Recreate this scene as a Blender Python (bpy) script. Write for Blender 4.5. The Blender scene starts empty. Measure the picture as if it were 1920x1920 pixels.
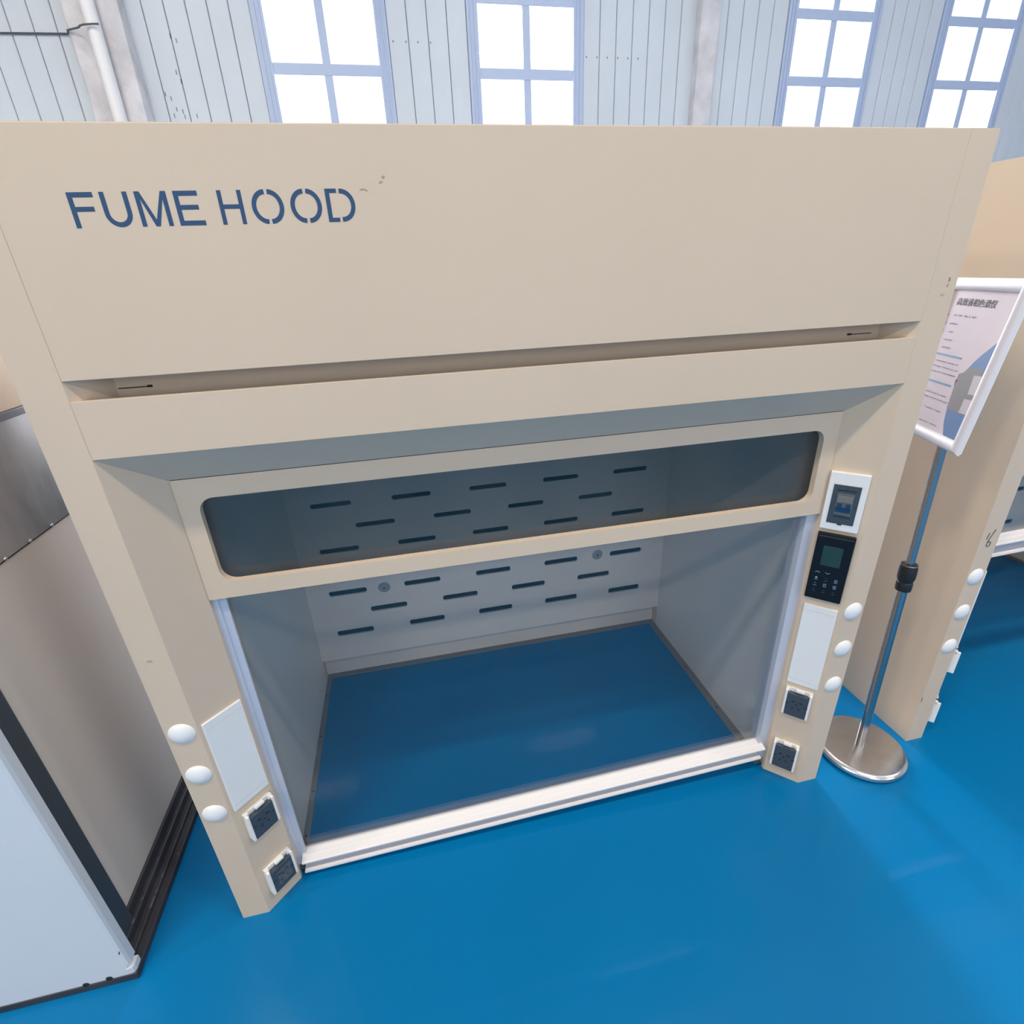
import bpy, bmesh, math, random
from mathutils import Vector, Matrix
random.seed(7)
S = bpy.context.scene
COL = S.collection
# ------------------------------------------------------------------ camera
F = 977.187
rv = Vector((1.9834, -0.2384, 0.0961))
Rm = Matrix.Rotation(rv.length, 3, rv.normalized())      # world -> (right, down, forward)
cam = bpy.data.cameras.new('camera'); camo = bpy.data.objects.new('camera', cam); COL.objects.link(camo)
right, down, fwd = Vector(Rm[0]), Vector(Rm[1]), Vector(Rm[2])
m = Matrix((right, -down, -fwd)).transposed().to_4x4()
m.translation = Vector((0.6076, -0.9953, 1.5789))
camo.matrix_world = m
cam.sensor_width = 36; cam.sensor_fit = 'HORIZONTAL'; cam.lens = 36*F/1920; cam.clip_start = 0.02
S.camera = camo
# ------------------------------------------------------------------ sky, exposure
w = bpy.data.worlds.new('sky'); S.world = w; w.use_nodes = True
w.node_tree.nodes['Background'].inputs[0].default_value = (0.93, 0.96, 1, 1)
w.node_tree.nodes['Background'].inputs[1].default_value = 3.2
S.view_settings.view_transform = 'Standard'; S.view_settings.look = 'None'
S.view_settings.gamma = 1; S.view_settings.exposure = -0.66
# ------------------------------------------------------------------ large lights
KW = 1.5                                   # back wall stands 5.0 m behind the hood front
WY = 5.0
def wx(x): return 0.6076+(x-0.6076)*KW
def wz(z): return 1.5789+(z-1.5789)*KW
BACKWIN = [(wx(.10), wx(.72)), (wx(1.312), wx(1.925)), (wx(3.465), wx(4.058)), (wx(4.68), wx(5.262))]
WZ0, WZ1 = 0.95, 5.0
REARWIN = [(-5.6+i*2.3, -4.5+i*2.3) for i in range(7)]
RY = -8.0
def area(name, loc, sx, sy, rot, energy, color):
    l = bpy.data.lights.new(name, 'AREA'); l.shape = 'RECTANGLE'; l.size = sx; l.size_y = sy
    l.energy = energy; l.color = color
    o = bpy.data.objects.new(name, l); o.location = loc; o.rotation_euler = rot; COL.objects.link(o); return o
for i, (a, b) in enumerate(BACKWIN):
    area('daylight_back', ((a+b)/2, WY+0.75, (WZ0+WZ1)/2), (b-a)+.5, WZ1-WZ0+.5, (-math.pi/2, 0, 0), (420, 1250, 1000, 1000)[i], (0.93, 0.96, 1))
for a, b in REARWIN:
    area('daylight_rear', ((a+b)/2, RY-0.35, 3.1), (b-a), 3.6, (math.pi/2, 0, 0), 22, (1, 0.96, 0.90))
LROWS = (-4.9, -1.7, 1.8)
LAMPS = [(x, y) for x in (-5.3, -1.4, 2.5, 6.4) for y in LROWS]  # leftmost column of lamps is added to brighten the left wall
LAMP_Z = 5.6
# ------------------------------------------------------------------ materials
MATS = {}
def mat(name, col, rough=.5, metal=0., spec=.5, noise=0., nscale=8., bump=0., bscale=60., coat=0., trans=None, stretch=None, col2=None, croughness=.05):
    if name in MATS: return MATS[name]
    M = bpy.data.materials.new(name); M.use_nodes = True; MATS[name] = M
    nt = M.node_tree; N = nt.nodes; L = nt.links; B = N['Principled BSDF']
    B.inputs['Base Color'].default_value = (*col, 1); B.inputs['Roughness'].default_value = rough
    B.inputs['Metallic'].default_value = metal; B.inputs['Specular IOR Level'].default_value = spec
    B.inputs['Coat Weight'].default_value = coat; B.inputs['Coat Roughness'].default_value = croughness
    tc = N.new('ShaderNodeTexCoord'); mp = N.new('ShaderNodeMapping'); L.new(tc.outputs['Object'], mp.inputs[0])
    if stretch: mp.inputs['Scale'].default_value = stretch
    if noise or col2:
        nz = N.new('ShaderNodeTexNoise'); nz.inputs['Scale'].default_value = nscale; nz.inputs['Detail'].default_value = 5
        L.new(mp.outputs[0], nz.inputs[0])
        mx = N.new('ShaderNodeMix'); mx.data_type = 'RGBA'
        c2 = col2 if col2 else tuple(c*(1-noise) for c in col)
        mx.inputs['A'].default_value = (*col, 1); mx.inputs['B'].default_value = (*c2, 1)
        rp = N.new('ShaderNodeValToRGB'); rp.color_ramp.elements[0].position = .38; rp.color_ramp.elements[1].position = .68
        L.new(nz.outputs[0], rp.inputs[0]); L.new(rp.outputs[0], mx.inputs['Factor']); L.new(mx.outputs['Result'], B.inputs['Base Color'])
    if bump:
        nb = N.new('ShaderNodeTexNoise'); nb.inputs['Scale'].default_value = bscale; nb.inputs['Detail'].default_value = 4
        L.new(mp.outputs[0], nb.inputs[0])
        bp = N.new('ShaderNodeBump'); bp.inputs['Strength'].default_value = bump; bp.inputs['Distance'].default_value = .01
        L.new(nb.outputs[0], bp.inputs['Height']); L.new(bp.outputs[0], B.inputs['Normal'])
    return M
def glassmat(name, tint, refl, rough=.01, veil=None):
    M = bpy.data.materials.new(name); M.use_nodes = True; MATS[name] = M
    nt = M.node_tree; N = nt.nodes; L = nt.links; N.clear()
    out = N.new('ShaderNodeOutputMaterial'); t = N.new('ShaderNodeBsdfTransparent'); g = N.new('ShaderNodeBsdfGlossy')
    t.inputs[0].default_value = (*tint, 1); g.inputs['Roughness'].default_value = rough
    base = t
    if veil:                                   # diffuse haze imitating a pale reflection in the pane
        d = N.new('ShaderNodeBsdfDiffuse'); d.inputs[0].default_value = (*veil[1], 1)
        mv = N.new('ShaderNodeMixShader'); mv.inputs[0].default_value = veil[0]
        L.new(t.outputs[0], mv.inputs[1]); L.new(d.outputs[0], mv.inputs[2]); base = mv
    lw = N.new('ShaderNodeLayerWeight'); lw.inputs['Blend'].default_value = .5
    pw = N.new('ShaderNodeMath'); pw.operation = 'POWER'; pw.inputs[1].default_value = 5
    mu = N.new('ShaderNodeMath'); mu.operation = 'MULTIPLY_ADD'; mu.inputs[1].default_value = .9*refl; mu.inputs[2].default_value = .04*refl
    mx = N.new('ShaderNodeMixShader'); L.new(lw.outputs['Facing'], pw.inputs[0]); L.new(pw.outputs[0], mu.inputs[0]); L.new(mu.outputs[0], mx.inputs[0])
    L.new(base.outputs[0], mx.inputs[1]); L.new(g.outputs[0], mx.inputs[2]); L.new(mx.outputs[0], out.inputs[0])
    return M
CREAM = mat('cream_paint', (.66, .530, .402), .42, spec=.4, noise=.03, nscale=2.2, bump=.03, bscale=400)
LINER = mat('liner_board', (.80, .735, .655), .45, noise=.05, nscale=3)
WHITEP = mat('white_plastic', (.83, .83, .82), .35)
ALU = mat('white_aluminium', (.78, .75, .75), .38, metal=.0, spec=.6)
RAILM = mat('anodised_rail', (.62, .64, .72), .4, metal=.25)
DARKLID = mat('smoked_lid', (.055, .07, .09), .25)
BLACK = mat('black_gloss', (.008, .009, .012), .3, spec=.3)
BLACKM = mat('black_matte', (.01, .01, .011), .7)
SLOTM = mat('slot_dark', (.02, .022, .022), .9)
LETTER = mat('letter_blue', (.012, .060, .150), .5)
SCREEN = mat('screen_green', (.022, .055, .050), .2)
ICON = mat('icon_blue', (.22, .40, .55), .4)
BLUESW = mat('breaker_blue', (.004, .045, .11), .4)
BREAK = mat('breaker_grey', (.11, .12, .13), .5)
SEAM = mat('seam_dark', (.16, .14, .12), .8)
FLOOR = mat('blue_epoxy', (.0002, .165, .400), .32, spec=.16, noise=.10, nscale=.9, bump=.04, bscale=14, coat=.09, croughness=.06)
WALLM = mat('wall_panel', (.62, .655, .69), .5, noise=.06, nscale=1.3)
HALLM = mat('hall_wall', (.62, .62, .61), .7, noise=.05, nscale=1)
CEILM = mat('ceiling_paint', (.6, .6, .6), .8)
GROOVE = mat('groove_shadow', (.42, .46, .52), .8)
WFRAME = mat('window_frame_blue', (.44, .51, .66), .4)
CONC = mat('painted_concrete', (.72, .68, .68), .85, noise=.22, nscale=5, bump=.8, bscale=22)
PIPE = mat('white_pipe', (.80, .77, .75), .4)
CABLEM = mat('grey_cable', (.10, .10, .11), .6)
STEEL = mat('brushed_steel', (.50, .49, .49), .42, metal=.85, col2=(.22, .22, .21), nscale=5, stretch=(1, 1, .45), bump=.04, bscale=90)
CHROME = mat('polished_steel', (.46, .44, .43), .16, metal=1., bump=.03, bscale=25)
BASEM = mat('satin_steel', (.66, .645, .65), .24, metal=1., noise=.12, nscale=14, bump=.05, bscale=60)
GREYP = mat('cabinet_grey', (.66, .61, .56), .34, noise=.02, nscale=1.5)
WHITEC = mat('cabinet_white', (.66, .70, .74), .38, noise=.04, nscale=2)
GASK = mat('gasket_dark', (.045, .06, .075), .45)
PLINTH = mat('plinth_dark', (.045, .045, .055), .5, noise=.4, nscale=9)
GRUB = mat('grime', (.20, .19, .18), .8)
SIGNW = mat('sign_frame_white', (.74, .71, .75), .3)
PAPER = mat('poster_paper', (.60, .52, .57), .6)
PBLUE = mat('poster_blue', (.075, .155, .34), .5)
PDBLUE = mat('poster_line_blue', (.08, .20, .36), .5)
INK = mat('ink_dark', (.03, .04, .06), .6)
INKL = mat('ink_faint', (.27, .24, .28), .6)
PGREY = mat('poster_grey', (.17, .155, .16), .5)
PGREYL = mat('poster_light_grey', (.44, .40, .43), .5)
RUBBER = mat('rubber_black', (.012, .014, .016), .45)
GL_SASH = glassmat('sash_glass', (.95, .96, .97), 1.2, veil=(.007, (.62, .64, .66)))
GL_TR = glassmat('transom_glass', (.88, .85, .82), .4)
GL_WIN = glassmat('window_glass', (.97, .98, 1), 1.0)
E_LAMP = mat('lamp_lens', (1, .93, .82), .5)
_b = E_LAMP.node_tree.nodes['Principled BSDF']; _b.inputs['Emission Color'].default_value = (1, .9, .76, 1); _b.inputs['Emission Strength'].default_value = 4
# ------------------------------------------------------------------ helpers
def link(name, bm, M, parent=None, smooth=False, loc=None):
    me = bpy.data.meshes.new(name); bmesh.ops.recalc_face_normals(bm, faces=bm.faces); bm.to_mesh(me); bm.free()
    me.materials.append(M)
    if smooth:
        me.shade_smooth()
        try: me.set_sharp_from_angle(angle=math.radians(35))
        except Exception: pass
    o = bpy.data.objects.new(name, me); COL.objects.link(o)
    if parent: o.parent = parent
    if loc: o.location = loc
    return o
def pieces(name, bm, M, parent, **k):
    """every loose piece of bm becomes a part of its own"""
    bm.verts.ensure_lookup_table(); left = set(bm.verts)
    while left:
        isl = {left.pop()}; st_ = list(isl)
        while st_:
            v = st_.pop()
            for e in v.link_edges:
                o_ = e.other_vert(v)
                if o_ not in isl: isl.add(o_); st_.append(o_)
        left -= isl
        nb = bmesh.new(); mp_ = {v: nb.verts.new(v.co) for v in isl}
        for f in {f for v in isl for f in v.link_faces}: nb.faces.new([mp_[v] for v in f.verts])
        o = link(name, nb, M, parent, **k)
    bm.free(); return o
def tag(o, label=None, cat=None, group=None, kind=None):
    if label: o['label'] = label
    if cat: o['category'] = cat
    if group: o['group'] = group
    if kind: o['kind'] = kind
    return o
def empty(name, loc, label, cat, group=None):
    o = bpy.data.objects.new(name, None); o.location = loc; o.empty_display_size = .1; COL.objects.link(o)
    return tag(o, label, cat, group)
def box(bm, x0, x1, y0, y1, z0, z1, bev=0., M=None):
    v = [bm.verts.new(c) for c in ((x0,y0,z0),(x1,y0,z0),(x1,y1,z0),(x0,y1,z0),(x0,y0,z1),(x1,y0,z1),(x1,y1,z1),(x0,y1,z1))]
    if M is not None:
        for q in v: q.co = M @ q.co
    fs = [bm.faces.new([v[i] for i in f]) for f in ((0,3,2,1),(4,5,6,7),(0,1,5,4),(1,2,6,5),(2,3,7,6),(3,0,4,7))]
    if bev:
        es = {e for f in fs for e in f.edges}
        bmesh.ops.bevel(bm, geom=list(es), offset=bev, segments=2, affect='EDGES', profile=.6)
    return bm
def NB(): return bmesh.new()
def prism(bm, pts, a, b, ax='z', M=None):
    """extrude the 2-D outline pts from a to b along an axis"""
    def P(p, t):
        c = {'z': (p[0], p[1], t), 'y': (p[0], t, p[1]), 'x': (t, p[0], p[1])}[ax]
        c = Vector(c); return M @ c if M is not None else c
    lo = [bm.verts.new(P(p, a)) for p in pts]; hi = [bm.verts.new(P(p, b)) for p in pts]
    bm.faces.new(lo); bm.faces.new(hi); n = len(pts)
    for i in range(n): bm.faces.new((lo[i], lo[(i+1) % n], hi[(i+1) % n], hi[i]))
    return bm
def lathe(bm, prof, n=48, M=None):
    rings = []
    for r, z in prof:
        if r < 1e-6:
            v = bm.verts.new((0, 0, z)); rings.append([v])
        else: rings.append([bm.verts.new((r*math.cos(2*math.pi*i/n), r*math.sin(2*math.pi*i/n), z)) for i in range(n)])
    vs = [v for r in rings for v in r]
    for a, b in zip(rings, rings[1:]):
        for i in range(n):
            q = [a[i % len(a)], a[(i+1) % len(a)], b[(i+1) % len(b)], b[i % len(b)]]
            q = list(dict.fromkeys(q))
            if len(q) > 2: bm.faces.new(q)
    if M is not None:
        for v in vs: v.co = M @ v.co
    return bm
def tube(bm, pts, r, n=12):
    pts = [Vector(p) for p in pts]; prev = None; rings = []
    for i, p in enumerate(pts):
        t = (pts[min(i+1, len(pts)-1)]-pts[max(i-1, 0)]).normalized()
        u = t.cross(Vector((0, 0, 1)));  u = t.cross(Vector((0, 1, 0))) if u.length < .1 else u
        u.normalize(); v = t.cross(u)
        rings.append([bm.verts.new(p+u*r*math.cos(2*math.pi*k/n)+v*r*math.sin(2*math.pi*k/n)) for k in range(n)])
    for a, b in zip(rings, rings[1:]):
        for k in range(n): bm.faces.new((a[k], a[(k+1) % n], b[(k+1) % n], b[k]))
    bm.faces.new(rings[0]); bm.faces.new(rings[-1]); return bm
def rrect(x0, x1, z0, z1, r, n=6):
    pts = []
    for cx, cz, a0 in ((x1-r, z1-r, 0), (x0+r, z1-r, 90), (x0+r, z0+r, 180), (x1-r, z0+r, 270)):
        for k in range(n+1):
            a = math.radians(a0+90*k/n); pts.append((cx+r*math.cos(a), cz+r*math.sin(a)))
    return pts
def plate_hole(bm, X0, X1, Z0, Z1, y0, y1, hole, M=None):
    """plate in the xz plane with one rounded hole"""
    n = len(hole)//4
    outer = []
    cx, cz = (X0+X1)/2, (Z0+Z1)/2
    corners = [(X1, Z1), (X0, Z1), (X0, Z0), (X1, Z0)]
    for q in range(4): outer += [corners[q]]*n
    def P(p, y):
        c = Vector((p[0], y, p[1])); return M @ c if M is not None else c
    for y in (y0, y1):
        for q in range(4):
            hv = [P(hole[q*n+k], y) for k in range(n)]
            c = bm.verts.new(P(corners[q], y)); h = [bm.verts.new(v) for v in hv]
            for k in range(n-1): bm.faces.new((c, h[k], h[k+1]))
            q2 = (q+1) % 4
            bm.faces.new((c, h[-1], bm.verts.new(P(hole[(q2*n)], y)), bm.verts.new(P(corners[q2], y))))
    for lst in (hole, corners):
        a = [bm.verts.new(P(p, y0)) for p in lst]; b = [bm.verts.new(P(p, y1)) for p in lst]
        for k in range(len(lst)):
            j = (k+1) % len(lst); bm.faces.new((a[k], a[j], b[j], b[k]))
    bmesh.ops.remove_doubles(bm, verts=bm.verts, dist=1e-6)
    return bm
def stroke(bm, pts, wd, M, closed=False, th=.0006):
    """flat pen stroke in local xz, M places it"""
    pts = [Vector((p[0], p[1])) for p in pts]
    L_, R_ = [], []
    for i, p in enumerate(pts):
        if closed: t = pts[(i+1) % len(pts)]-pts[i-1]
        else: t = pts[min(i+1, len(pts)-1)]-pts[max(i-1, 0)]
        t.normalize(); nrm = Vector((-t.y, t.x))*wd/2
        L_.append(p+nrm); R_.append(p-nrm)
    n = len(pts); rng = range(n if closed else n-1)
    for y in (0, -th):
        l = [bm.verts.new(M @ Vector((p.x, y, p.y))) for p in L_]; r = [bm.verts.new(M @ Vector((p.x, y, p.y))) for p in R_]
        for i in rng: j = (i+1) % n; bm.faces.new((l[i], l[j], r[j], r[i]))
    return bm
def copy_tree(o, parent=None, depth=0):
    c = o.copy(); COL.objects.link(c)
    if parent: c.parent = parent
    for ch in list(o.children):
        copy_tree(ch, c, depth+1)
    return c
T = Matrix.Translation
# ================================================================== room
X0R, X1R, ZR = -6.5, 11.0, 6.2
link('floor', box(NB(), X0R, X1R, RY, WY+.3, -.1, 0), FLOOR)['kind'] = 'structure'
link('ceiling', box(NB(), X0R-.1, X1R+.1, RY-.2, WY+.4, ZR, ZR+.1), CEILM)['kind'] = 'structure'
link('wall_left', box(NB(), X0R-.1, X0R, RY-.2, WY+.4, 0, ZR), HALLM)['kind'] = 'structure'
link('wall_right', box(NB(), X1R, X1R+.1, RY-.2, WY+.4, 0, ZR), HALLM)['kind'] = 'structure'
def wall_with_openings(bm, y0, y1, wins, z0, z1):
    xs = [X0R]+[v for a in wins for v in a]+[X1R]
    for i in range(0, len(xs), 2): box(bm, xs[i], xs[i+1], y0, y1, 0, ZR)
    for a, b in wins: box(bm, a, b, y0, y1, 0, z0); box(bm, a, b, y0, y1, z1, ZR)
link('wall_front', (lambda b: (wall_with_openings(b, RY-.2, RY, REARWIN, 1.3, 4.9), b)[1])(NB()), HALLM)['kind'] = 'structure'
b = NB(); wall_with_openings(b, WY+.03, WY+.2, BACKWIN, WZ0, WZ1)
wb = link('wall_back', b, GROOVE); wb['kind'] = 'structure'
# vertical cladding boards of the back wall, one surface
b = NB(); pitch = .165
solid = [(X0R, wx(.10)-.09), (wx(.72)+.09, wx(1.312)-.09), (wx(1.925)+.09, wx(3.465)-.09), (wx(4.058)+.09, wx(4.68)-.09), (wx(5.262)+.09, X1R)]
for a, c in solid:
    n = max(1, round((c-a)/pitch)); p = (c-a)/n
    for i in range(n):
        x0 = a+i*p; x1 = x0+p; y = WY; g = .0024
        prism(b, [(x0+g, WY+.03), (x0+g, y+.006), (x0+g+.006, y), (x1-g-.006, y), (x1-g, y+.006), (x1-g, WY+.03)], 0, ZR)
for a, c in BACKWIN:
    box(b, a-.09, c+.09, WY, WY+.03, 0, WZ0-.08); box(b, a-.09, c+.09, WY, WY+.03, WZ1+.08, ZR)
cl = link('wall_cladding', b, WALLM, wb)
def window(idx, a, c, y, z0, z1, facing=1, pitchz=.3585*KW, bar0=wz(2.738)-.022):
    t = y; e = facing
    o = NB(); fr = .05
    yy = sorted((t-.012*e, t+.10*e))
    for q in ((a-.09, a+.012, z0-.08, z1+.08), (c-.012, c+.09, z0-.08, z1+.08), (a, c, z0-.08, z0+.005), (a, c, z1-.005, z1+.08)):
        box(o, q[0], q[1], yy[0], yy[1], q[2], q[3], .004)
    for xx in (a-.055, a-.02, c+.02, c+.055): box(o, xx-.006, xx+.006, yy[0]-.008, yy[0]+.002, z0-.07, z1+.07)
    root = link('window_%d' % idx, o, WFRAME); root['kind'] = 'structure'
    yb = sorted((t+.0*e, t+.05*e))
    mid = (a+c)/2; link('mullion', box(NB(), mid-.036, mid+.036, *yb, z0, z1, .006), WFRAME, root)
    k = -10; bars = []
    while bar0+k*pitchz < z1-.1:
        z = bar0+k*pitchz
        if z > z0+.1: bars.append(z)
        k += 1
    for z in bars: link('transom_bar', box(NB(), a, c, yb[0]-.004, yb[1]+.004, z-.043, z+.043, .006), WFRAME, root)
    link('pane', box(NB(), a, c, t+.022*e, t+.027*e, z0, z1), GL_WIN, root)
    return root
for i, (a, c) in enumerate(BACKWIN): window(i+1, a, c, WY, WZ0, WZ1)
for i, (a, c) in enumerate(REARWIN): window(i+5, a, c, RY, 1.3, 4.9, -1, .9, 2.2)
# concrete columns standing against the back wall
def column(name, x0, x1, depth):
    b = NB(); r = .03; y0 = WY-depth; n = 28; zs = [ZR*i/n for i in range(n+1)]
    ys = [(x0, WY), (x0, y0+r), (x0+r*.3, y0+r*.3), (x0+r, y0), (x1-r, y0), (x1-r*.3, y0+r*.3), (x1, y0+r), (x1, WY)]
    rows = [[b.verts.new((x+random.uniform(-.006, .006), y+random.uniform(-.005, .005) if y < WY else y, z)) for x, y in ys] for z in zs]
    for a, c in zip(rows, rows[1:]):
        for k in range(len(ys)-1): b.faces.new((a[k], a[k+1], c[k+1], c[k]))
    o = link(name, b, CONC, smooth=True); o['kind'] = 'structure'; return o
column('trim_1', wx(-.862), wx(-.590), .16)
column('trim_2', wx(2.742), wx(2.885), .10)
b = NB(); tube(b, [(wx(-.724)+.012, WY-.225, 0), (wx(-.724)+.012, WY-.225, ZR)], .050, 20)
for z in (.6, 2.2, 3.9, 5.4): tube(b, [(wx(-.724)+.012, WY-.225, z-.02), (wx(-.724)+.012, WY-.225, z+.02)], .056, 20)
pp = link('drain_pipe', b, PIPE, smooth=True)
tag(pp, 'white vertical pipe running up the front of the rough concrete column', 'pipe')
zc = wz(2.85)
b = NB(); tube(b, [(X0R+.02, WY-.012, zc-.02), (wx(-1.2), WY-.012, zc-.012), (wx(-.90), WY-.014, zc-.004), (wx(-.874), WY-.10, zc-.03), (wx(-.855), WY-.178, zc-.035), (wx(-.79), WY-.22, zc-.03), (wx(-.765), WY-.285, zc-.04), (wx(-.745), WY-.294, zc-.035), (wx(-.70), WY-.296, zc-.03), (wx(-.675), WY-.285, zc-.025)], .0065, 8)
tag(link('cable', b, CABLEM, smooth=True), 'thin dark cable strung level across the wall and over the white pipe', 'cable')
for k, (z, sag) in enumerate(((wz(2.80), .02), (wz(2.785), .05))):
    b = NB(); tube(b, [(-2+i*.6, WY+.45, z+sag*math.sin(i*.9)*.5) for i in range(20)], .004, 6)
    tag(link('power_line', b, CABLEM), ['upper thin power line seen outside through the wall windows', 'lower sagging power line seen outside through the wall windows'][k], 'power line', 'power lines outside the windows')
# rust specks on the boards
b = NB()
for x, z in ((-.40, 2.86), (-.375, 2.84), (-.415, 2.70), (-.40, 2.66), (-.50, 2.60), (-.475, 2.58), (-.46, 2.53), (-.43, 2.52), (-.48, 2.5), (-.425, 2.495), (-.36, 2.50)):
    X, Z = wx(x), wz(z); box(b, X-.003, X+.003, WY-.0008, WY+.002, Z-.022, Z+.01)
for x0 in (.80, .875, .945, 1.02, 2.0, 2.07, 2.14, 2.21, 2.28, 2.35):
    X = wx(x0)+.01; Z = wz(2.865 if x0 < 1.5 else 2.82); box(b, X-.004, X+.004, WY-.002, WY+.002, Z-.007, Z+.007)
pieces('rust_speck', b, CABLEM, wb)
# high-bay lamps, the far-left column an addition
lp = None
for i, (x, y) in enumerate(LAMPS):
    l = area('lamp_light', (x, y, LAMP_Z-.075), 1.1, .28, (0, 0, 0), (120 if y == LROWS[1] else 75)+(45 if x < 0 else 0), (1, .90, .77))
    t = empty('ceiling_lamp', (x, y, LAMP_Z), 'unseen rectangular hanging lamp under the hall ceiling', 'lamp', 'hanging lamps of the hall')
    link('housing', prism(NB(), [(-.17, -.05), (.17, -.05), (.12, .05), (-.12, .05)], -.6, .6, 'x'), HALLM, t)
    link('lens', box(NB(), -.56, .56, -.15, .15, -.062, -.050), E_LAMP, t)
    b = NB(); tube(b, [(-.4, 0, .05), (-.4, 0, ZR-LAMP_Z)], .004, 6); tube(b, [(.4, 0, .05), (.4, 0, ZR-LAMP_Z)], .004, 6)
    pieces('hanging_wire', b, CABLEM, t)
# ================================================================== fume hood
W, H, D = 1.8, 1.8, .975
IN, BY, IX = .067, .075, .142       # flat strip width, depth of bevel, inner x of bevel
ZP, ZF, ZB, ZT, ZU = 1.4516, 1.418, 1.3171, 1.244, .967
def bevelM(side):
    """local frame on the bevelled face: x along it from outer edge, y into it, z up"""
    d = Vector((IX-IN, BY, 0)).normalized()
    if side == 'L': X = d; O = Vector((IN, 0, 0)); N_ = Vector((-d.y, d.x, 0))
    else:
        X = Vector((d.x, -d.y, 0)); O = Vector((W-IX, BY, 0)); N_ = Vector((d.y, d.x, 0))
    M = Matrix((X, N_, Vector((0, 0, 1)))).transposed().to_4x4(); M.translation = O; return M
BL = math.hypot(IX-IN, BY)
def letters(word):
    b = NB(); hh = .046; M0 = T((0, -.0003, 1.669))
    sw = .0066
    def st(pts): stroke(b, pts, sw, M0, th=.0008)
    x = .1655
    def bar(x0, x1, z0, z1): box(b, x0, x1, -.0011, -.0003, 1.669+z0, 1.669+z1)
    t = sw
    # F
    bar(x, x+t, 0, hh); bar(x+t, x+.034, hh-t, hh); bar(x+t, x+.031, hh*.46, hh*.46+t*.95)
    # U
    x = .208; w_ = .037; r = w_/2-t/2
    pts = [(x+t/2, hh), (x+t/2, r+t/2+.001)]+[(x+t/2+r-r*math.cos(math.pi*k/14), r+t/2-r*math.sin(math.pi*k/14)) for k in range(1, 14)]+[(x+w_-t/2, r+t/2+.001), (x+w_-t/2, hh)]
    st(pts)
    # M
    x = .2545; w_ = .043
    def poly(ps): prism(b, [(p[0], 1.669+p[1]) for p in ps], -.0011, -.0003, 'y')
    c = x+w_/2; e = t*.95
    poly([(x, 0), (x+e, 0), (x+e, hh*.78), (c-t*.45, 0), (c+t*.45, 0), (x+w_-e, hh*.78), (x+w_-e, 0), (x+w_, 0), (x+w_, hh), (x+w_-e*1.15, hh), (c, t*1.35), (x+e*1.15, hh), (x, hh)])
    # E
    x = .307; bar(x, x+t, 0, hh); bar(x+t, x+.0335, hh-t, hh); bar(x+t, x+.0315, hh*.46, hh*.46+t*.95); bar(x+t, x+.0365, 0, t)
    if word == 'FUME': return b
    b.free(); b = NB()
    # H
    x = .368; w_ = .0345; bar(x, x+t*.92, 0, hh); bar(x+w_-t*.92, x+w_, 0, hh); bar(x+t*.92, x+w_-t*.92, hh*.46, hh*.46+t*.9)
    # O O with stencil gaps
    for x in (.4145, .4715):
        cx, cz, rx, rz = x+.0235, hh/2, .0235-t/2, hh/2+.0005-t/2
        for s in (-1, 1):
            st([(cx+s*(.0022+0)+s*(rx-.0022)*math.sin(math.pi*k/22), cz+rz*math.cos(math.pi*k/22)) for k in range(0, 23)])
    # D with gaps
    x = .526; bar(x, x+t, 0, hh); bar(x+t, x+.0175, 0, t*.9); bar(x+t, x+.0175, hh-t*.9, hh)
    cx, rx, rz = x+.0215, .0225-t/2, hh/2-t/2
    st([(cx+rx*math.sin(math.pi*k/22)**.9, hh/2+rz*math.cos(math.pi*k/22)) for k in range(0, 23)])
    return b
def socket(parent, M, s, z0, z1, wd=.076, dusty=False):
    def B(b, a0, a1, d0, d1, c0, c1, bev=0): return box(b, a0, a1, d0, d1, c0, c1, bev, M)
    o = link('socket', B(NB(), s, s+wd, -.006, .0005, z0, z1, .0015), WHITEP, parent)
    b = NB()
    for a0, a1 in ((s, s+.007), (s+wd-.007, s+wd)):
        B(b, a0, a1, -.022, -.005, z0+.001, z1-.002, .002)
        B(b, a0+(0 if a0 == s else -.004), a1+(.004 if a0 == s else 0), -.013, -.005, z1-.012, z1+.002, .0015)
    B(b, s+wd*.38, s+wd*.70, -.016, -.005, z1-.006, z1+.002, .001)
    pieces('socket_bracket', b, WHITEP, o)
    lid = link('socket_lid', B(NB(), s+.0075, s+wd-.0075, -.0215, -.0065, z0+.001, z1-.012, .0015), DARKLID, o)
    cx, cz = s+wd/2, (z0+z1)/2-.004; b = NB()
    def hole(dx, dz, a, l, t):
        c, s_ = math.cos(a), math.sin(a)
        p = [(cx+dx+u*c-v*s_, cz+dz+u*s_+v*c) for u, v in ((-l, -t), (l, -t), (l, t), (-l, t))]
        prism(b, p, -.0221, -.0213, 'y', M)
    hole(-.011, .014, .1, .0045, .0018); hole(.011, .014, -.1, .0045, .0018); hole(0, .004, 0, .002, .002)
    hole(-.009, -.011, 1.0, .004, .0013); hole(.009, -.011, -1.0, .004, .0013)
    hole(-.026, .003, 0, .004, .0012); hole(.026, .003, 0, .004, .0012)
    pieces('pin_hole', b, BLACKM, o)
    if dusty: link('dust_smear', B(NB(), s+.022, s+wd-.014, -.0218, -.0214, z0+.016, z1-.026), mat('lid_dust', (.11, .13, .15), .7, col2=(.06, .075, .095), nscale=60), o)
    return o
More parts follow.
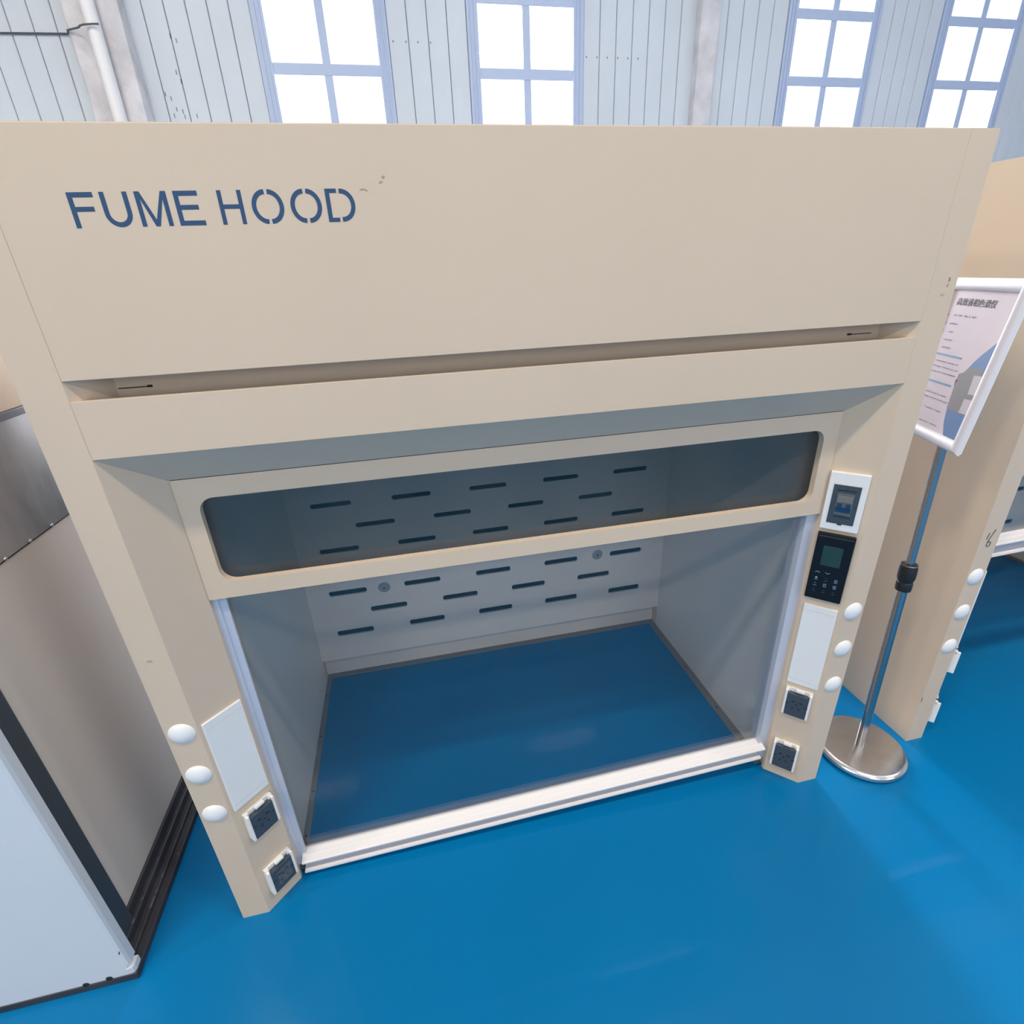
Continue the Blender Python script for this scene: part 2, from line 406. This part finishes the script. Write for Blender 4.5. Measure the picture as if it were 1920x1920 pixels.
def make_hood(name, label, sash_lift, group):
    h = empty(name, (0, 0, 0), label, 'fume hood', group)
    G = lambda n, b, M_, p=h, **k: link(n, b, M_, p, **k)
    # posts
    for sd in (0, 1):
        mir = (lambda p: p) if sd == 0 else (lambda p: (W-p[0], p[1]))
        pts = [(0, 0), (IN, 0), (IX, BY), (IX, BY+.012), (IX-.008, BY+.012), (IX-.008, BY+.05), (.13, BY+.05), (.13, D), (0, D)]
        b = NB(); prism(b, [mir(p) for p in pts], 0.0, H-.002); G('side_post', b, CREAM)
        b = NB(); x0, x1 = (.129, .1315) if sd == 0 else (W-.1315, W-.129)
        box(b, x0, x1, BY+.06, .91, .012, 1.32); G('side_liner', b, LINER)
        b = NB(); x0, x1 = (.13, .149) if sd == 0 else (W-.158, W-.13)
        box(b, x0, x1, .10, .955, 0, .004); fl = G('floor_flange', b, GRUB)
        b = NB()
        for y in (.20, .36, .60, .82): lathe(b, [(0, .0055), (.003, .005), (.0035, .004)], 10, T(((x0+x1)/2, y, 0)))
        pieces('screw', b, BLACKM, fl)
        # knobs / hole covers on the flat strip
        for z in (.682, .552, .418):
            b = NB(); x = .0335 if sd == 0 else W-.0345
            prof = [(0, .0095), (.008, .0091), (.015, .0078), (.021, .0056), (.0255, .0030), (.0278, .0012), (.0280, 0)]
            lathe(b, prof, 40, T((x, 0, z)) @ Matrix.Rotation(math.pi/2, 4, 'X')); G('hole_cover', b, WHITEP, smooth=True)
    # header, cavity, fascia, soffit
    g = .0012
    G('header_panel', box(NB(), IN+g, W-IN-g, -.0008, .03, ZP, H-.001, .0008), CREAM)
    G('top_panel', box(NB(), 0, W, .0005, D, H-.002, H, 0), CREAM)
    G('lettering', letters('FUME'), LETTER); G('lettering', letters('HOOD'), LETTER)
    b = NB(); box(b, .117, W-.117, .052, .06, ZB+.01, ZP+.1); c = G('recess_back', b, CREAM)
    b = NB(); prism(b, [(IN+g, -.0008), (IX, BY-.004), (W-IX, BY-.004), (W-IN-g, -.0008)], ZB+.075, ZF-.006); 
    b.free(); b = NB()
    box(b, IN+g, W-IN-g, -.0008, .004, ZB, ZF, .0007)
    box(b, IN+.006, W-IN-.006, .004, .016, ZF-.004, ZF-.001)
    G('fascia_panel', b, CREAM)
    b = NB()
    prism(b, [(.0, ZB), (.004, ZB+.004), (BY+.002, ZT+.004), (BY-.002, ZT+.0)], IN, W-IN, 'x')
    # trim the soffit ends to the 45 degree posts
    for v in b.verts:
        k = min(max(v.co.y, 0), BY)/BY*(IX-IN)+.0005
        v.co.x = IN+k if v.co.x < 1 else W-IN-k
    G('soffit_panel', b, CREAM)
    # small latch slots in the recess
    for x0, x1 in ((.122, .176), (1.60, 1.662)):
        b = NB(); box(b, x0, x1, .0505, .0525, 1.4262, 1.4278); box(b, x1-.008 if x0 < 1 else x0, x1 if x0 < 1 else x0+.010, .0503, .0525, 1.4255, 1.4295)
        G('latch_slot', b, SLOTM)
    # hairline joints beside the panels
    # transom window
    b = NB(); hole = rrect(.180, W-.182, 1.006, 1.200, .030)
    plate_hole(b, IX+.001, W-IX-.001, ZU, ZT-.001, BY-.002, BY+.014, hole); tf = G('transom_frame', b, CREAM)
    G('transom_glass', box(NB(), .150, W-.150, BY+.016, BY+.020, ZU+.006, ZT), GL_TR, tf)
    b = NB(); box(b, IX+.002, W-IX-.002, BY-.0025, BY+.008, ZT-.0008, ZT+.0012); G('seam_gasket', b, SLOTM, tf)
    # guide rails
    for sd in (0, 1):
        a, c_ = (IX-.002, IX+.030) if sd == 0 else (W-IX-.032, W-IX+.002)
        b = NB(); box(b, a+.005, c_-.002, BY+.014, BY+.020, .045, ZU+.03); box(b, a, c_-.018 if sd == 0 else c_, BY+.010, BY+.05, .045, ZU+.03)
        r_ = G('guide_rail', b, RAILM)
        b = NB(); xx = a+.0035 if sd == 0 else c_-.010; box(b, xx, xx+.0016, BY+.0125, BY+.0145, .045, ZU)
        G('rail_groove', b, BLACKM, r_)
    # sash: glass pane and aluminium pull, hanging very slightly askew
    zl, zr = .028+sash_lift, .065+sash_lift
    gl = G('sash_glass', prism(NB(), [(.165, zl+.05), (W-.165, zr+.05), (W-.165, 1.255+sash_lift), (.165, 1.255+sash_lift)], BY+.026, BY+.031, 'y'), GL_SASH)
    def bar(prof, xa, xb):
        b = NB(); n = len(prof); rows = []
        for x, z0 in ((xa, zl), (xb, zr)): rows.append([b.verts.new((x, y, z0+z)) for y, z in prof])
        for k in range(n): b.faces.new((rows[0][k], rows[0][(k+1) % n], rows[1][(k+1) % n], rows[1][k]))
        b.faces.new(rows[0]); b.faces.new(rows[1]); return b
    # profile (y, z above lip): crown on top, web behind the finger groove, lip at the bottom
    hd = G('sash_handle', bar([(.112, .055), (.104, .0595), (.099, .0595), (.0975, .056), (.084, .052), (.0825, .050), (.067, .0455), (.065, .044), (.065, .0395), (.080, .0395), (.112, .036)], .158, 1.640), ALU)
    G('handle_web', bar([(.080, .0395), (.081, .001), (.110, .001), (.110, .0395)], .160, 1.634), mat('web_grey', (.40, .41, .46), .4), hd)
    G('handle_lip', bar([(.081, .0025), (.077, .0030), (.0765, .0015), (.0695, .0010), (.069, -.0045), (.072, -.0055), (.110, -.0045), (.110, .001)], .158, 1.634), ALU, hd)
    # baffle with its slots cut through
    Yb = .905; hs = [.0128, .0125, .0120, .011, .0100]+[.0095]*4; zs = [.244, .3405, .438, .535, .632, .728, .8245, .920, 1.017]
    slots = []
    for i, z in enumerate(zs):
        xs = [.215+.3*k for k in range(5)] if i % 2 == 0 else [.366+.3*k for k in range(4)]
        slots.append((z, [(x, x+.149) for x in xs]))
    b = NB(); zlast = .113
    x0, x1 = .131, W-.131
    def q(xa, xb, za, zb_): box(b, xa, xb, Yb, Yb+.008, za, zb_)
    for (z, xs), hh in zip(slots, hs):
        q(x0, x1, zlast, z-hh); px = x0
        for a, c_ in xs:
            q(px, a, z-hh, z+hh)
            for cx, s in ((a, 1), (c_, -1)):          # rounded slot ends
                for e in (1, -1):
                    hr = .009; pts = [(cx, z+e*hh), (cx+s*hr*.8, z+e*hh), (cx+s*hr*.3, z+e*(hh-hr*.25)), (cx, z+e*(hh-hr*.8))]
                    prism(b, pts, Yb, Yb+.008, 'y')
            px = c_
        q(px, x1, z-hh, z+hh); zlast = z+hh
    q(x0, x1, zlast, 1.32)
    bf = G('baffle', b, LINER)
    for x, z in ((.433, .436), (1.356, .443)):
        b = NB(); lathe(b, [(0, .006), (.004, .006), (.005, .004), (.021, .004), (.024, 0)], 32, T((x, Yb, z)) @ Matrix.Rotation(math.pi/2, 4, 'X')); kn = link('baffle_disc', b, mat('disc_grey', (.30, .33, .34), .5), bf, smooth=True)  # grey disc with a dark centre dot on the baffle
        b = NB(); lathe(b, [(0, .0075), (.0035, .007), (.004, .005)], 12, T((x, Yb, z)) @ Matrix.Rotation(math.pi/2, 4, 'X')); link('disc_centre', b, BLACKM, kn)
    G('back_panel', box(NB(), .13, W-.13, .955, D, 0, H-.003), LINER)
    G('slot_shade_sheet', box(NB(), .132, W-.132, .945, .9548, .150, 1.30), SLOTM)  # dark sheet standing in for the shade behind the baffle slots
    G('lower_back_flange', box(NB(), .131, W-.131, .928, .9545, 0, .005), GRUB)
    G('inner_ceiling', box(NB(), .132, W-.132, BY+.04, .904, 1.30, 1.315), LINER)
    # fittings on the bevelled faces
    ML, MR = bevelM('L'), bevelM('R')
    def rb(b, M_, a0, a1, d0, d1, c0, c1, bev=0): return box(b, a0, a1, d0, d1, c0, c1, bev, M_)
    for M_, a0, a1, z0, z1 in ((ML, .008, .101, .404, .692), (MR, .010, .094, .397, .686)):
        o = G('blank_plate', rb(NB(), M_, a0, a1, -.0055, .0005, z0, z1, .0022), WHITEP)
        b = NB(); 
        for z in (z0+.018, z1-.020): rb(b, M_, a0+.003, a1-.003, -.0058, -.0053, z, z+.0012)
        pieces('plate_joint', b, mat('joint_grey', (.62, .62, .62), .6), o)
    socket(h, ML, .020, .288, .378); socket(h, ML, .020, .063, .155, dusty=True)
    socket(h, MR, .013, .283, .380, .073); socket(h, MR, .013, .056, .158, .073)
    # breaker box
    bx = G('breaker_box', rb(NB(), MR, .004, .091, -.011, .0005, .930, 1.090, .002), WHITEP)
    wdw = G('breaker_window', rb(NB(), MR, .0165, .0775, -.0125, -.0105, .950, 1.058, .001), DARKLID, bx)
    b = NB(); rb(b, MR, .028, .066, -.0150, -.012, .976, 1.036, .001); G('breaker_body', b, BREAK, bx)
    b = NB(); rb(b, MR, .030, .064, -.0165, -.0145, 1.012, 1.030, .001); G('breaker_face', b, mat('breaker_face', (.17, .17, .17), .5), bx)
    b = NB(); rb(b, MR, .030, .064, -.0165, -.0145, .985, .998); rb(b, MR, .033, .043, -.019, -.0145, .996, 1.009, .001); rb(b, MR, .052, .062, -.019, -.0145, .996, 1.009, .001); pieces('breaker_switch', b, BLUESW, bx)
    b = NB(); rb(b, MR, .026, .068, -.0130, -.012, 1.043, 1.0455); rb(b, MR, .030, .066, -.0130, -.012, .969, .971); rb(b, MR, .042, .052, -.0132, -.012, .9475, .951)
    for s_, z in ((.019, .998), (.0745, 1.0), (.047, 1.052)): rb(b, MR, s_-.0015, s_+.0015, -.0132, -.012, z-.0015, z+.0015)
    pieces('window_mark', b, BLACKM, bx)
    # control panel
    cp = G('control_panel', rb(NB(), MR, .005, .093, -.012, .0005, .713, .917, .0025), BLACK)
    G('screen', rb(NB(), MR, .025, .071, -.0128, -.0118, .822, .882), SCREEN, cp)
    G('panel_top_trim', rb(NB(), MR, .008, .090, -.0128, -.0118, .907, .9105), mat('trim_olive', (.045, .043, .035), .3), cp)
    for r in range(4):
        for c_ in range(3):
            if r == 0 and c_ == 2: continue
            s0 = .0240+c_*.0235; z = .800-r*.0185
            b = NB(); Mx = MR @ T((0, -.0125, 0))
            if r == 0:
                e = 1 if c_ == 0 else -1
                stroke(b, [(s0-.0055, z-.0018*e), (s0, z+.0015*e), (s0+.0055, z-.0018*e)], .0014, Mx)
            elif c_ == 2 and r == 2 or (r, c_) == (1, 2):
                stroke(b, [(s0+.0035*math.cos(k*math.pi/6), z+.0035*math.sin(k*math.pi/6)) for k in range(12)], .001, Mx, closed=True)
                stroke(b, [(s0-.003, z), (s0+.003, z)], .0008, Mx)
            elif (r, c_) == (1, 0):
                stroke(b, [(s0+.0015*math.cos(k*math.pi/4), z+.0015*math.sin(k*math.pi/4)) for k in range(8)], .003, Mx, closed=True)
            elif (r, c_) == (2, 1):
                for u in ([(-.003, .003), (-.003, -.003)], [(.003, .003), (.003, -.003)], [(-.003, .003), (.003, .003)], [(-.003, 0), (.003, 0)], [(-.003, -.003), (-.001, -.003)]): stroke(b, [(s0+p[0], z+p[1]) for p in u], .0009, Mx)
            else:
                stroke(b, [(s0-.0025, z+.001), (s0+.0025, z+.001)], .0008, Mx)
            if r: stroke(b, [(s0-.0038, z-.0062), (s0+.004, z-.0062)], .0011, Mx)
            G('key', b, ICON if r < 3 and (c_ != 1 or r == 0) or r == 2 else mat('icon_dim', (.07, .14, .20), .5), cp)
    return h
hood = make_hood('fume_hood', 'large cream floor-standing fume hood in front with blue FUME HOOD lettering', 0.0, None)
# scuffs on the near hood
b = NB()
for pts, wd in (([(1.777, 1.537), (1.779, 1.533), (1.778, 1.529)], .002), ([(1.776, 1.520), (1.779, 1.524)], .002), ([(1.766, 1.503), (1.774, 1.504)], .0012),
                ([(.617, 1.729), (.621, 1.731)], .0025), ([(.612, 1.722), (.616, 1.724)], .002), ([(.580, 1.713), (.587, 1.714), (.592, 1.711)], .0012), ([(.024, .886), (.030, .888), (.034, .885)], .0015)):
    stroke(b, pts, wd, T((0, -.0009, 0)))
pieces('scuff_mark', b, mat('scuff', (.36, .31, .27), .8), hood)
# the neighbouring hood, its sash pushed up
HX, HY = 2.2155, .0525
hood2 = make_hood('fume_hood', 'second cream fume hood behind the sign stand with raised sash and handwritten 16', .665, None)
hood2.location = (HX, HY, 0)
b = NB(); M0 = T((0, -.0008, 0)); rx, rz = .0165, -.018
stroke(b, [(.0250, .834), (.0215, .820), (.0205, .812)], .0014, M0)
stroke(b, [(.0430, .843), (.0370, .828), (.0310, .812), (.0283, .800)], .0015, M0)
stroke(b, [(.0345+.0066*math.cos(k*math.pi/8), .795+.0085*math.sin(k*math.pi/8)) for k in range(16)], .0015, M0, closed=True)
pieces('handwritten_stroke', b, INK, hood2)
b = NB(); stroke(b, [(.0012, .205), (.0020, .196), (.0008, .186)], .0015, M0); pieces('scuff_mark', b, INK, hood2)
# ================================================================== cabinet at the left
cx = -.282
cab = empty('equipment_cabinet', (-.9, 0, 0), 'tall cabinet beside the lettered fume hood with white front, dark gasket and steel side plate', 'cabinet')
def C(n, b, M_, p=cab, **k):
    o = link(n, b, M_, p, **k)
    if p is cab: o.matrix_parent_inverse = Matrix.Translation((.9, 0, 0))
    return o
CH = 1.62
C('body', box(NB(), -1.5, cx, .03, .93, .085, CH, .004), GREYP)
C('gasket', box(NB(), -1.49, cx+.012, -.052, .034, .055, CH, .003), GASK)
b = NB()
def dprof(xr): return [(-1.5, -.083), (xr-.010, -.083), (xr-.003, -.081), (xr, -.074), (xr, -.054), (-1.5, -.054)]
prism(b, dprof(-.2315), .057, CH-.01); prism(b, dprof(-.238), .044, .057); prism(b, dprof(-.2285), .023, .044)
door = C('front_door', b, WHITEC)
b = NB()
for x, z in ((-.288, .026), (-.34, .024)): lathe(b, [(0, .003), (.006, .002), (.008, 0)], 10, T((x, -.0832, z)) @ Matrix.Rotation(math.pi/2, 4, 'X'))
prism(b, [(-.2405, .110), (-.2375, .118), (-.2365, .117), (-.239, .108)], -.0835, -.080, 'y')
pieces('paint_chip', b, BLACKM, door)
b = NB(); box(b, -1.5, -.226, -.0855, .93, 0, .0225, .002); box(b, -1.5, -.246, -.0535, .93, .02, .034, .003); box(b, -1.5, -.262, -.050, .93, .032, .060, .004); box(b, -1.5, -.274, .0, .93, .05, .090, .002)
pl = C('plinth', b, PLINTH)
b = NB()
for i in range(12):
    y = random.uniform(.0, .5); x = random.choice((-.232, -.247, -.264)); z = {-.232: .022, -.247: .0335, -.264: .0595}[x]
    box(b, x-.004, x+.001, y, y+random.uniform(.004, .02), z, z+.0012)
pieces('plinth_dust', b, mat('dust_light', (.12, .115, .11), .9), pl)
sp = C('steel_plate', box(NB(), cx-.001, cx+.0025, .045, .925, 1.062, 1.340, .0006), STEEL)
C('steel_plate_edge', box(NB(), cx-.001, cx+.007, .045, .925, 1.328, 1.345, .001), mat('steel_edge', (.16, .16, .18), .35, metal=.8), sp)
b = NB(); box(b, cx-.001, cx+.0032, .045, .925, 1.0605, 1.0630); C('plate_shadow_gap', b, BLACKM, sp)
for y in (.12, .205, .2925, .38, .465):
    b = NB(); lathe(b, [(0, .0045), (.0025, .0042), (.0045, .002), (.005, 0)], 14, T((cx+.0025, y, 1.0655)) @ Matrix.Rotation(math.pi/2, 4, 'Y'))
    C('screw', b, CHROME, sp, smooth=True)
C('upper_side_panel', box(NB(), cx-.001, cx+.004, .045, .925, 1.347, CH-.01, .001), CREAM)
# ================================================================== sign stand
st = empty('sign_stand', (2.022, .06, 0), 'chrome floor stand with round base holding a white framed sheet between the hoods', 'sign stand')
def Sg(n, b, M_, p=st, **k):
    o = link(n, b, M_, p, **k)
    if p is st: o.matrix_parent_inverse = Matrix.Translation((-2.022, -.06, 0))
    return o
bx_, by_ = 2.026, .062
b = NB(); lathe(b, [(0, 0), (.128, 0), (.137, .004), (.141, .012), (.139, .021), (.132, .027), (.124, .0285), (0, .0305)], 72, T((bx_, by_, .0002))); Sg('base', b, BASEM, smooth=True)
pb = Vector((bx_-.002, by_, .028)); pt = Vector((2.022, .094, 1.096))
axis = (pt-pb).normalized()
def P(t): return pb+axis*t
b = NB(); tube(b, [P(0), P(.69)], .0142, 28); Sg('lower_pole', b, CHROME, smooth=True)
b = NB(); tube(b, [P(.66), P(1.26)], .0118, 28); Sg('upper_pole', b, CHROME, smooth=True)
Mc = Vector((0, 0, 1)).rotation_difference(axis).to_matrix().to_4x4()
b = NB(); lathe(b, [(.0145, 0), (.0205, .001), (.0215, .006), (.0215, .026), (.0205, .029), (.019, .030), (.019, .034), (.0215, .036), (.0235, .045), (.0235, .068), (.0225, .080), (.0215, .086), (.012, .088)], 40, T(P(.63)) @ Mc); Sg('height_collar', b, RUBBER, smooth=True)
b = NB(); lathe(b, [(.0218, 0), (.0222, .0012), (.0218, .0024)], 40, T(P(.716)) @ Mc); Sg('collar_ring', b, CHROME, smooth=True)
# framed sheet
dw = Vector((.340, .940, .0)).normalized(); dh = Vector((.093, -.062, .994)); dh = (dh-dh.dot(dw)*dw).normalized()
nrm = dw.cross(dh).normalized()                     # away from the reader
if nrm.dot(Vector((1, 0, 0))) < 0: nrm = -nrm
BR = Vector((1.956, -.004, 1.118)); FW, FH = .302, .410
FM = Matrix((-dw, nrm, dh)).transposed().to_4x4(); FM.translation = BR+dw*FW      # local x left->right, y into sign, z up
fr = NB(); ft = .031
def roll(bm, p0, p1, r, cutx=None):
    """half-round snap rail from p0 to p1 in local xz"""
    a = Vector((p0[0], 0, p0[1])); c = Vector((p1[0], 0, p1[1])); t = (c-a).normalized(); u = Vector((-t.z, 0, t.x)); n = 12
    rows = []
    for end, e in ((a, 1), (c, -1)):
        row = []
        for k in range(n+1):
            ang = math.pi*k/n; off = u*(r*math.cos(ang)); d = -r*.85*math.sin(ang)
            mit = (r+off.dot(u)*-1)                     # mitre the corners
            row.append(bm.verts.new(FM @ (end+off+Vector((0, d, 0))+t*e*(off.dot(u)))))
        rows.append(row)
    for k in range(n): bm.faces.new((rows[0][k], rows[0][k+1], rows[1][k+1], rows[1][k]))
    bm.faces.new((rows[0][0], rows[1][0], rows[1][-1], rows[0][-1]))
r = ft/2
cs = [(r, r), (FW-r, r), (FW-r, FH-r), (r, FH-r)]
for i in range(4):
    a, c = cs[i], cs[(i+1) % 4]
    roll(fr, a, c, r)
def lb(b, x0, x1, y0, y1, z0, z1, bev=0): return box(b, x0, x1, y0, y1, z0, z1, bev, FM)
sf = Sg('sheet_frame', fr, SIGNW, smooth=True)
Sg('back_board', lb(NB(), .004, FW-.004, .001, .006, .004, FH-.004), WHITEP, sf)
Sg('pole_clamp', lb(NB(), FW/2-.02, FW/2+.07, .006, .03, .06, .12, .003), RUBBER, sf)
ps = Sg('printed_sheet', lb(NB(), ft, FW-ft, -.0015, .001, ft, FH-ft), PAPER, sf)
pw, ph = FW-2*ft, FH-2*ft
SM = FM @ T((.0235, -.0019, .0235))
def sp_poly(pts, M_, nm, dy=0):
    b = NB(); prism(b, pts, -.0003+dy, .0002+dy, 'y', SM); return Sg(nm, b, M_, ps)
e_ = FW-ft-.0235
sp_poly([(e_, .2500), (.2398, .2455), (.2227, .2285), (.2060, .2115), (.1929, .1953), (.1822, .1790), (.1735, .155), (.1685, .125), (.1665, .095), (.1690, .065), (.1770, .0378), (.1940, .0075), (e_, .0075)], PBLUE, 'blue_arc')
sp_poly([(.157, .160), (.172, .166), (.182, .1776), (.190, .1815), (.227, .1826), (.2360, .181), (e_, .176), (e_, .0710), (.1666, .0717), (.1597, .1281)], PGREY, 'instrument_picture', -.0004)
sp_poly([(.2135, .1656), (e_, .1689), (e_, .1228), (.2190, .1205)], PGREYL, 'instrument_door', -.0007)
sp_poly([(.2150, .1077), (e_, .1099), (e_, .0740), (.2150, .0725)], PGREYL, 'instrument_base', -.0007)
for z, x1_ in ((.194, .142), (.124, .146)): sp_poly([(.012, z), (x1_, z), (x1_, z+.0045), (.012, z+.0045)], PDBLUE, 'blue_rule')
# title
cu = bpy.data.curves.new('title', 'FONT'); cu.body = '\u9ad8\u6548\u6db2\u76f8\u8272\u8c31\u4eea'; cu.size = .0214; cu.align_x = 'CENTER'; cu.extrude = .0002
tmp = bpy.data.objects.new('title_tmp', cu); COL.objects.link(tmp)
me = bpy.data.meshes.new_from_object(tmp.evaluated_get(bpy.context.evaluated_depsgraph_get()))
bpy.data.objects.remove(tmp); me.name = 'sheet_title'
me.transform(SM @ T((.1115, -.0004, .3215)) @ Matrix.Rotation(math.pi/2, 4, 'X') @ Matrix.Scale(.92, 4, (0, 1, 0))); me.materials.clear(); me.materials.append(INK)
to = bpy.data.objects.new('sheet_title', me); COL.objects.link(to); to.parent = ps
# small print: broken runs of tiny strokes
b = NB(); rnd = random.Random(3)
def scribble(x0, x1, z, h):
    x = x0
    while x < x1:
        if rnd.random() < .82:
            stroke(b, [(x, z+rnd.uniform(0, h)), (x+.0018, z+rnd.uniform(0, h)), (x+.0035, z+rnd.uniform(0, h))], .0008, SM)
            if rnd.random() < .6: stroke(b, [(x+.001, z), (x+.0015, z+h)], .0007, SM)
        x += .0038
for z, segs in ((.293, ((.018, .025), (.0415, .1316))), (.272, ((.018, .023), (.042, .069))), (.252, ((.020, .025), (.046, .067))), (.2315, ((.041, .081),)), (.2125, ((.047, .082),)),
                (.1775, ((.041, .138),)), (.1635, ((.045, .144),)), (.150, ((.045, .147),)), (.096, ((.051, .145),)), (.083, ((.055, .155),)), (.056, ((.058, .149),)), (.0195, ((.075, .152),))):
    for a, c in segs: scribble(a, c, z, .0045 if z > .2 else .0032)
link('small_print', b, INKL, ps)
